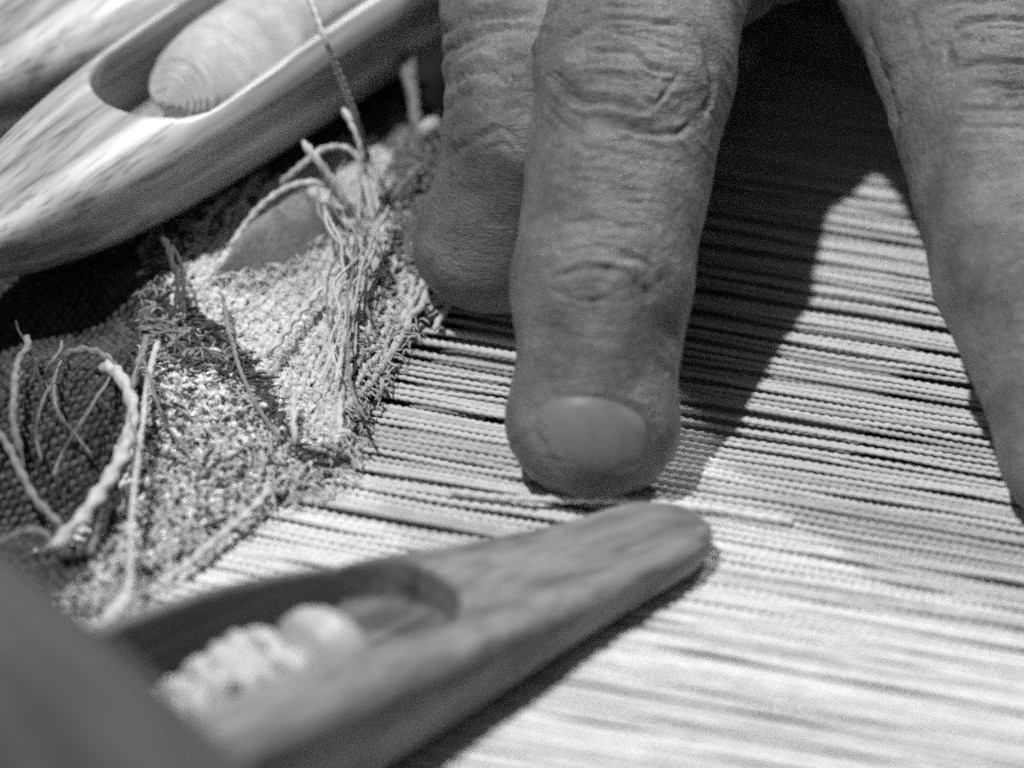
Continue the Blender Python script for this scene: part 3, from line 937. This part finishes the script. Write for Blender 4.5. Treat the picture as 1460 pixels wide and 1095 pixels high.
allp = np.array([x for s_ in list(FING.values()) + [PALM] for g_2 in s_ for x in g_2[:2]])
lo, hi = allp.min(0) - 1.6, allp.max(0) + 1.6
hi[1] = FA[1] + 0.2; hi[0] += 0.6; hi[2] += 0.6
hv, hq = surface_nets(hand_f, lo, hi, 0.10)
hv = project(hand_f, hv, 2, 0.05)

def subdivide(v, q):
    """one level of plain quad subdivision"""
    e = np.sort(np.stack([q, np.roll(q, -1, 1)], -1).reshape(-1, 2), 1)
    ue, inv = np.unique(e, axis=0, return_inverse=True)
    inv = inv.reshape(-1, 4)
    mid = v[ue].mean(1); fc_ = v[q].mean(1)
    ne0 = len(v); nf0 = ne0 + len(ue)
    m = inv + ne0; f = nf0 + np.arange(len(q))
    nq = np.concatenate([np.stack([q[:, i], m[:, i], f, m[:, (i + 3) % 4]], -1) for i in range(4)])
    return np.vstack([v, mid, fc_]), nq
hv, hq = subdivide(hv, hq)
hv = project(hand_f, hv, 2, 0.03)
# the part in view is refined further; the seam to the rest is closed with triangles
def refine(v, q, sel):
    qs, rest = q[sel], q[~sel]
    e = np.sort(np.stack([qs, np.roll(qs, -1, 1)], -1).reshape(-1, 2), 1)
    ue, inv = np.unique(e, axis=0, return_inverse=True)
    inv = inv.reshape(-1, 4)
    ne0 = len(v); nf0 = ne0 + len(ue)
    mid = v[ue].mean(1); fc_ = v[qs].mean(1)
    m = inv + ne0; f = nf0 + np.arange(len(qs))
    nq = np.concatenate([np.stack([qs[:, i], m[:, i], f, m[:, (i + 3) % 4]], -1) for i in range(4)])
    key = {tuple(x): ne0 + i for i, x in enumerate(ue.tolist())}
    out_q, out_t = [], []
    bset = set(qs.ravel().tolist())
    touch = np.isin(rest, np.array(sorted(bset))).sum(1) >= 2
    for r_ in rest[touch].tolist():
        ring = []
        for i in range(4):
            ring.append(r_[i])
            kk = key.get(tuple(sorted((r_[i], r_[(i + 1) % 4]))))
            if kk is not None: ring.append(kk)
        if len(ring) == 4: out_q.append(ring)
        else:
            for i in range(1, len(ring) - 1): out_t.append([ring[0], ring[i], ring[i + 1]])
    Q = np.vstack([nq, rest[~touch]] + ([np.array(out_q)] if out_q else []))
    return np.vstack([v, mid, fc_]), Q, np.array(out_t).reshape(-1, 3)
px = to_px(hv)
nrm = grad(hand_f, hv)
vis = (px[:, 0] > 520) & (px[:, 0] < 1520) & (px[:, 1] > -40) & (px[:, 1] < 800) & (((CAM - hv) * nrm).sum(1) > -8)
hv, hq, ht = refine(hv, hq, vis[hq].all(1))
hv = project(hand_f, hv, 2, 0.02)

def trace(pts2, face_only=None):
    """from places in the photograph to the hand's surface there"""
    r = np.array([ray(a, b) for a, b in pts2])
    r /= np.linalg.norm(r, axis=1)[:, None]
    t = np.full(len(r), 34.0)
    for _ in range(60):
        d = hand_f(CAM + r * t[:, None])
        t += np.clip(d, -0.5, 3.0) * 0.9
    return CAM + r * t[:, None]

CREASE = []      # polyline in the photograph, depth, width (cm)
def c4(*p): return [(700 + x / 2.7375, y / 2.7375) for x, y in p]
def c5(*p): return [(680 + x / 2.808, 350 + y / 2.808) for x, y in p]
def c6(*p): return [(1000 + x / 2.38, y / 2.38) for x, y in p]
def c3(*p): return [(400 + x / 2.607, y / 2.607) for x, y in p]
K = CREASE.append
K((c4((370, 215), (470, 205), (560, 215), (620, 265), (720, 288)), 0.045, 0.035))
K((c4((225, 285), (255, 320), (300, 360), (360, 388), (450, 396), (540, 425), (620, 436)), 0.070, 0.050))
K((c4((240, 270), (290, 320), (340, 350)), 0.060, 0.075))
K((c4((330, 440), (430, 465), (540, 505), (640, 525), (740, 512), (810, 470)), 0.040, 0.040))
K((c4((810, 470), (845, 400), (858, 300), (845, 200), (800, 110)), 0.036, 0.050))
K((c4((725, 285), (700, 330), (660, 385), (620, 425)), 0.035, 0.022))
K((c4((515, 320), (545, 300), (590, 345), (620, 320), (640, 290)), 0.026, 0.020))
K((c4((330, 300), (420, 288), (500, 310), (520, 325)), 0.040, 0.028))
K((c4((600, 160), (680, 185), (750, 215)), 0.030, 0.025))
K((c4((480, 130), (560, 150), (640, 165)), 0.024, 0.022))
K((c4((330, 110), (440, 70), (560, 70), (680, 92), (800, 105)), 0.034, 0.040))
K((c4((255, 200), (310, 140), (390, 92)), 0.036, 0.040))
K((c4((310, 60), (420, 25), (560, 18), (700, 40)), 0.026, 0.040))
K((c4((280, 395), (330, 440), (380, 470)), 0.030, 0.025))
K((c4((560, 245), (600, 285)), 0.022, 0.018))
K((c4((660, 220), (665, 270)), 0.020, 0.016))
K((c4((560, 350), (580, 390), (640, 400)), 0.022, 0.018))
K((c4((400, 335), (470, 345), (520, 375)), 0.020, 0.020))
K((c4((200, 400), (240, 450), (300, 490), (360, 520)), 0.022, 0.025))
K((c4((330, 560), (450, 590), (580, 620), (720, 640)), 0.016, 0.035))
K((c4((300, 660), (400, 665), (520, 668)), 0.020, 0.025))
K((c4((330, 700), (450, 715), (580, 745)), 0.014, 0.022))
K((c4((290, 770), (420, 780), (560, 790), (690, 800)), 0.014, 0.025))
K((c4((300, 862), (390, 848), (470, 862), (540, 895)), 0.028, 0.030))
K((c4((290, 930), (400, 935), (520, 960), (600, 985)), 0.018, 0.022))
K((c4((300, 1000), (420, 1005), (540, 1035)), 0.018, 0.022))
K((c5((285, 140), (370, 102), (480, 84), (580, 105), (650, 150), (705, 205), (725, 285)), 0.050, 0.038))
K((c5((280, 160), (350, 195), (450, 213), (560, 215)), 0.038, 0.028))
K((c5((300, 150), (380, 140), (430, 120)), 0.022, 0.022))
K((c5((280, 185), (330, 225), (420, 255)), 0.022, 0.022))
K((c5((560, 30), (640, 60), (720, 120)), 0.020, 0.03))
K((c5((330, 20), (450, 10), (560, 25)), 0.020, 0.03))
# knuckle of the finger on the right
K((c6((850, 135), (895, 92), (970, 75), (1040, 70), (1130, 82)), 0.050, 0.035))
K((c6((860, 240), (950, 227), (1040, 215), (1130, 225)), 0.045, 0.035))
K((c6((960, 285), (1040, 298), (1130, 298)), 0.035, 0.028))
K((c6((850, 365), (950, 370), (1050, 370), (1130, 368)), 0.032, 0.03))
K((c6((960, 60), (975, 110), (990, 170)), 0.030, 0.022))
K((c6((830, 140), (845, 190), (870, 235)), 0.032, 0.04))
K((c6((840, 425), (960, 432), (1100, 425)), 0.016, 0.03))
K((c6((820, 20), (900, 5), (1000, 20)), 0.030, 0.035))
K((c6((560, 100), (600, 200), (640, 330), (660, 430)), 0.060, 0.14))
K((c6((700, 40), (730, 120), (760, 240)), 0.030, 0.07))
# thumb
K((c3((560, 150), (610, 115), (680, 78), (800, 62), (1000, 78)), 0.07, 0.085))
K((c3((570, 240), (640, 170), (720, 130), (800, 113), (900, 115), (1000, 130)), 0.075, 0.075))
K((c3((590, 330), (660, 285), (720, 262), (800, 265), (870, 235), (960, 205)), 0.065, 0.085))
K((c3((610, 600), (690, 540), (760, 500), (830, 490), (900, 540)), 0.030, 0.060))
K((c3((760, 560), (830, 545), (870, 560)), 0.025, 0.035))
K((c3((825, 360), (835, 430), (840, 490), (870, 530), (905, 548)), 0.03, 0.03))
K((c3((790, 370), (800, 440)), 0.02, 0.03))
K((c3((600, 420), (660, 370), (720, 340)), 0.03, 0.06))
# nail folds of the index finger
NAIL = c5((300, 622), (370, 608), (450, 608), (540, 625), (615, 655), (668, 700), (690, 760), (690, 830), (672, 885), (640, 905), (570, 935), (500, 945),
          (430, 925), (350, 880), (290, 830), (255, 770), (240, 710), (252, 655))
K((NAIL[16:] + NAIL[:8], 0.030, 0.055))
K((c5((245, 640), (232, 720), (250, 800), (300, 870), (350, 915)), 0.020, 0.045))

nrm = grad(hand_f, hv)
nrm /= np.linalg.norm(nrm, axis=1)[:, None] + 1e-9
px = to_px(hv)
zone = np.flatnonzero((px[:, 0] > 500) & (px[:, 0] < 1560) & (px[:, 1] > -80) & (px[:, 1] < 800) & (((CAM - hv) * nrm).sum(1) > -4))
hz = hv[zone]
warpz = hz + 0.016 * np.stack([vnoise(hz * 9 + k * 31.7, 90 + k) for k in range(3)], -1) + 0.030 * np.stack([vnoise(hz * 3.3 + k * 17.7, 93 + k) for k in range(3)], -1)
cut = np.zeros(len(zone)); lip = np.zeros(len(zone))
tracer = spline
all2 = [spline(np.array([(a_, b_, 0) for a_, b_ in line]), max(8, 6 * len(line)))[:, :2] for line, _, _ in CREASE]
all3 = trace(np.vstack(all2))
pos = 0
for (line, dep, wid), l2 in zip(CREASE, all2):
    w3 = all3[pos:pos + len(l2)]; pos += len(l2)
    m = max(len(w3), int(np.linalg.norm(np.diff(w3, axis=0), axis=1).sum() / 0.02))
    t_ = np.linspace(0, len(w3) - 1, m)
    w3 = np.stack([np.interp(t_, np.arange(len(w3)), w3[:, k]) for k in range(3)], -1)
    n_ = len(w3)
    fade = np.minimum(1, np.minimum(np.arange(n_), np.arange(n_)[::-1]) / (0.22 * n_) + 0.25)
    fade = dep * fade * (1 + 0.45 * vnoise(np.stack([np.arange(n_) * 0.16, np.full(n_, dep * 991)], -1), 91))
    lo_, hi_ = w3.min(0) - 3.2 * wid - 0.05, w3.max(0) + 3.2 * wid + 0.05
    nz = np.flatnonzero(((warpz > lo_) & (warpz < hi_)).all(1))
    if not len(nz): continue
    d2 = ((warpz[nz][:, None, :] - w3[None]) ** 2).sum(-1)
    k_ = d2.argmin(1)
    u_ = np.sqrt(d2[np.arange(len(nz)), k_]) / (wid * 0.85)
    cut[nz] = np.maximum(cut[nz], fade[k_] * np.exp(-np.abs(u_) ** 1.5))
    lip[nz] = np.maximum(lip[nz], fade[k_] * 0.25 * np.exp(-((u_ - 2.4) / 1.1) ** 2))
disp = np.zeros(len(hv))
disp[zone] = lip - cut
# crossing fine wrinkles that thicken over the joints
def gauss_at(pxs):
    g_ = np.zeros(len(zone))
    for (a_, b_), r_, w_ in pxs:
        c_ = trace([(a_, b_)])[0]
        g_ = np.maximum(g_, w_ * np.exp(-((hz - c_) ** 2).sum(1) / (r_ * r_)))
    return g_
jm = gauss_at([((905, 110), 0.75, 1.0), ((868, 400), 0.55, 0.9), ((875, 310), 0.5, 0.55), ((1420, 80), 0.8, 0.9), ((720, 110), 0.8, 0.7), ((770, 190), 0.5, 0.7), ((890, 230), 0.6, 0.45)])
ridged = np.zeros(len(zone))
for fr, am, sd in ((3.4, 1.0, 110), (6.5, 0.6, 111), (12.0, 0.4, 112)):
    wq = warpz * fr * np.array([0.55, 1.0, 1.0]) + 0.5 * vnoise(warpz * fr * 0.7, sd + 20)[:, None]
    ridged -= am * np.clip(1 - np.abs(vnoise(wq, sd)) * 3.2, 0, 1)
calm = 1 - 0.85 * gauss_at([((680, 360), 0.75, 1.0), ((640, 340), 0.5, 1.0)])
disp[zone] += 0.016 * ridged * (0.22 + jm) * calm
# soft swellings: knuckle pads, the fat of the fingertip, the flesh beside the nail
def swell(pxy, r, h):
    c = trace([pxy])[0]
    global disp
    disp = disp + h * np.exp(-((hv - c) ** 2).sum(1) / (r * r))
swell((905, 130), 0.45, 0.06); swell((870, 400), 0.40, 0.05); swell((890, 350), 0.3, 0.02)
swell((815, 100), 0.30, 0.04); swell((985, 110), 0.32, 0.05)
swell((745, 600), 0.30, 0.03); swell((800, 520), 0.35, -0.05); swell((905, 520), 0.3, -0.02); swell((880, 480), 0.35, 0.04)
swell((1420, 75), 0.5, 0.07); swell((1260, 60), 0.5, 0.05); swell((740, 60), 0.5, 0.05); swell((740, 225), 0.25, 0.05)
swell((770, 190), 0.3, -0.03); swell((690, 390), 0.5, 0.04)
disp += 0.012 * vnoise(hv * 2.3, 95) + 0.006 * vnoise(hv * 5.5, 96)
# across-finger folds in fine relief
ax_ = (I_pip - I_dip) / np.linalg.norm(I_pip - I_dip)
al_ = hv @ ax_
fine = vnoise(np.stack([al_ * 13 + 1.2 * vnoise(hv * 2.0, 97), hv[:, 0] * 2.6], -1), 98)
disp[zone] += 0.008 * fine[zone] * calm
hv = hv + nrm * disp[:, None]
hand_base = np.array([WR[0], WR[1], 0.0])
me = new_mesh("hand", hv - hand_base, hq, ht)
hand = obj("hand", me, M_SKIN)
hand.location = hand_base
tag(hand, "adult hand reaching in from above with its fingertips pressed on the white warp", "hand")

# nails
def nail(outline, name="fingernail", lift=0.020):
    o2 = np.array(outline); c2 = o2.mean(0)
    ang = np.linspace(0, len(o2), 56, endpoint=False)
    ring = spline(np.vstack([np.c_[o2, np.zeros(len(o2))], np.r_[o2[0], 0][None]]), 57)[:56, :2]
    nr = 14
    pts = []
    for k in range(nr):
        f = 1 - (k / (nr - 1)) if k < nr - 1 else 0.02
        pts.append(c2 + (ring - c2) * f)
    pts = np.vstack(pts)
    w = trace(pts)
    g_3 = grad(hand_f, w); g_3 /= np.linalg.norm(g_3, axis=1)[:, None]
    f = np.repeat(1 - np.arange(nr) / (nr - 1), 56)
    hgt = lift * (1 - f ** 5) - 0.024 * f ** 8 
    top = w + g_3 * hgt[:, None]
    bot = w - g_3 * 0.07
    top = top + g_3 * (0.004 * vnoise(np.stack([w[:, 0] * 16, w[:, 1] * 0.6], -1), 130))[:, None]
    n_ = len(top)
    i = np.arange(nr - 1)[:, None] * 56; j = np.arange(56)[None]; j2 = (j + 1) % 56
    q = np.stack([i + j, i + j2, i + 56 + j2, i + 56 + j], -1).reshape(-1, 4)
    rim_ = np.arange(56); rim2 = (rim_ + 1) % 56
    side = np.stack([rim_, rim_ + n_, rim2 + n_, rim2], -1)
    # close both middles
    cap_c = np.vstack([top[-56:].mean(0), bot[-56:].mean(0)])
    last = (nr - 1) * 56
    t1 = np.stack([last + rim_, last + rim2, np.full(56, 2 * n_)], -1)
    t2 = np.stack([n_ + last + rim2, n_ + last + rim_, np.full(56, 2 * n_ + 1)], -1)
    v = np.vstack([top, bot, cap_c]) - hand_base
    me = new_mesh(name, v, np.vstack([q, q[:, ::-1] + n_, side]), np.vstack([t1, t2]))
    o = obj(name, me, M_NAIL, hand)
    return o
nc_ = np.mean(NAIL, 0)
nail([tuple(nc_ + (np.array(a_) - nc_) * np.array([1.03, 1.05])) for a_ in NAIL])
for tip_, sc_, shift in ((M_tip, 1.03, (4, 26)), (R_tip, 0.9, (0, 20)), (K_tip, 0.78, (0, 16))):
    c_ = to_px(tip_) + np.array(shift)
    nail([tuple(c_ + (np.array(a_) - nc_) * sc_) for a_ in NAIL])
print("hand verts", len(hv), "objects", len(bpy.data.objects), "tris", sum(sum(len(p.vertices) - 2 for p in m.polygons) if len(m.polygons) < 200 else 2 * len(m.polygons) for m in bpy.data.meshes))
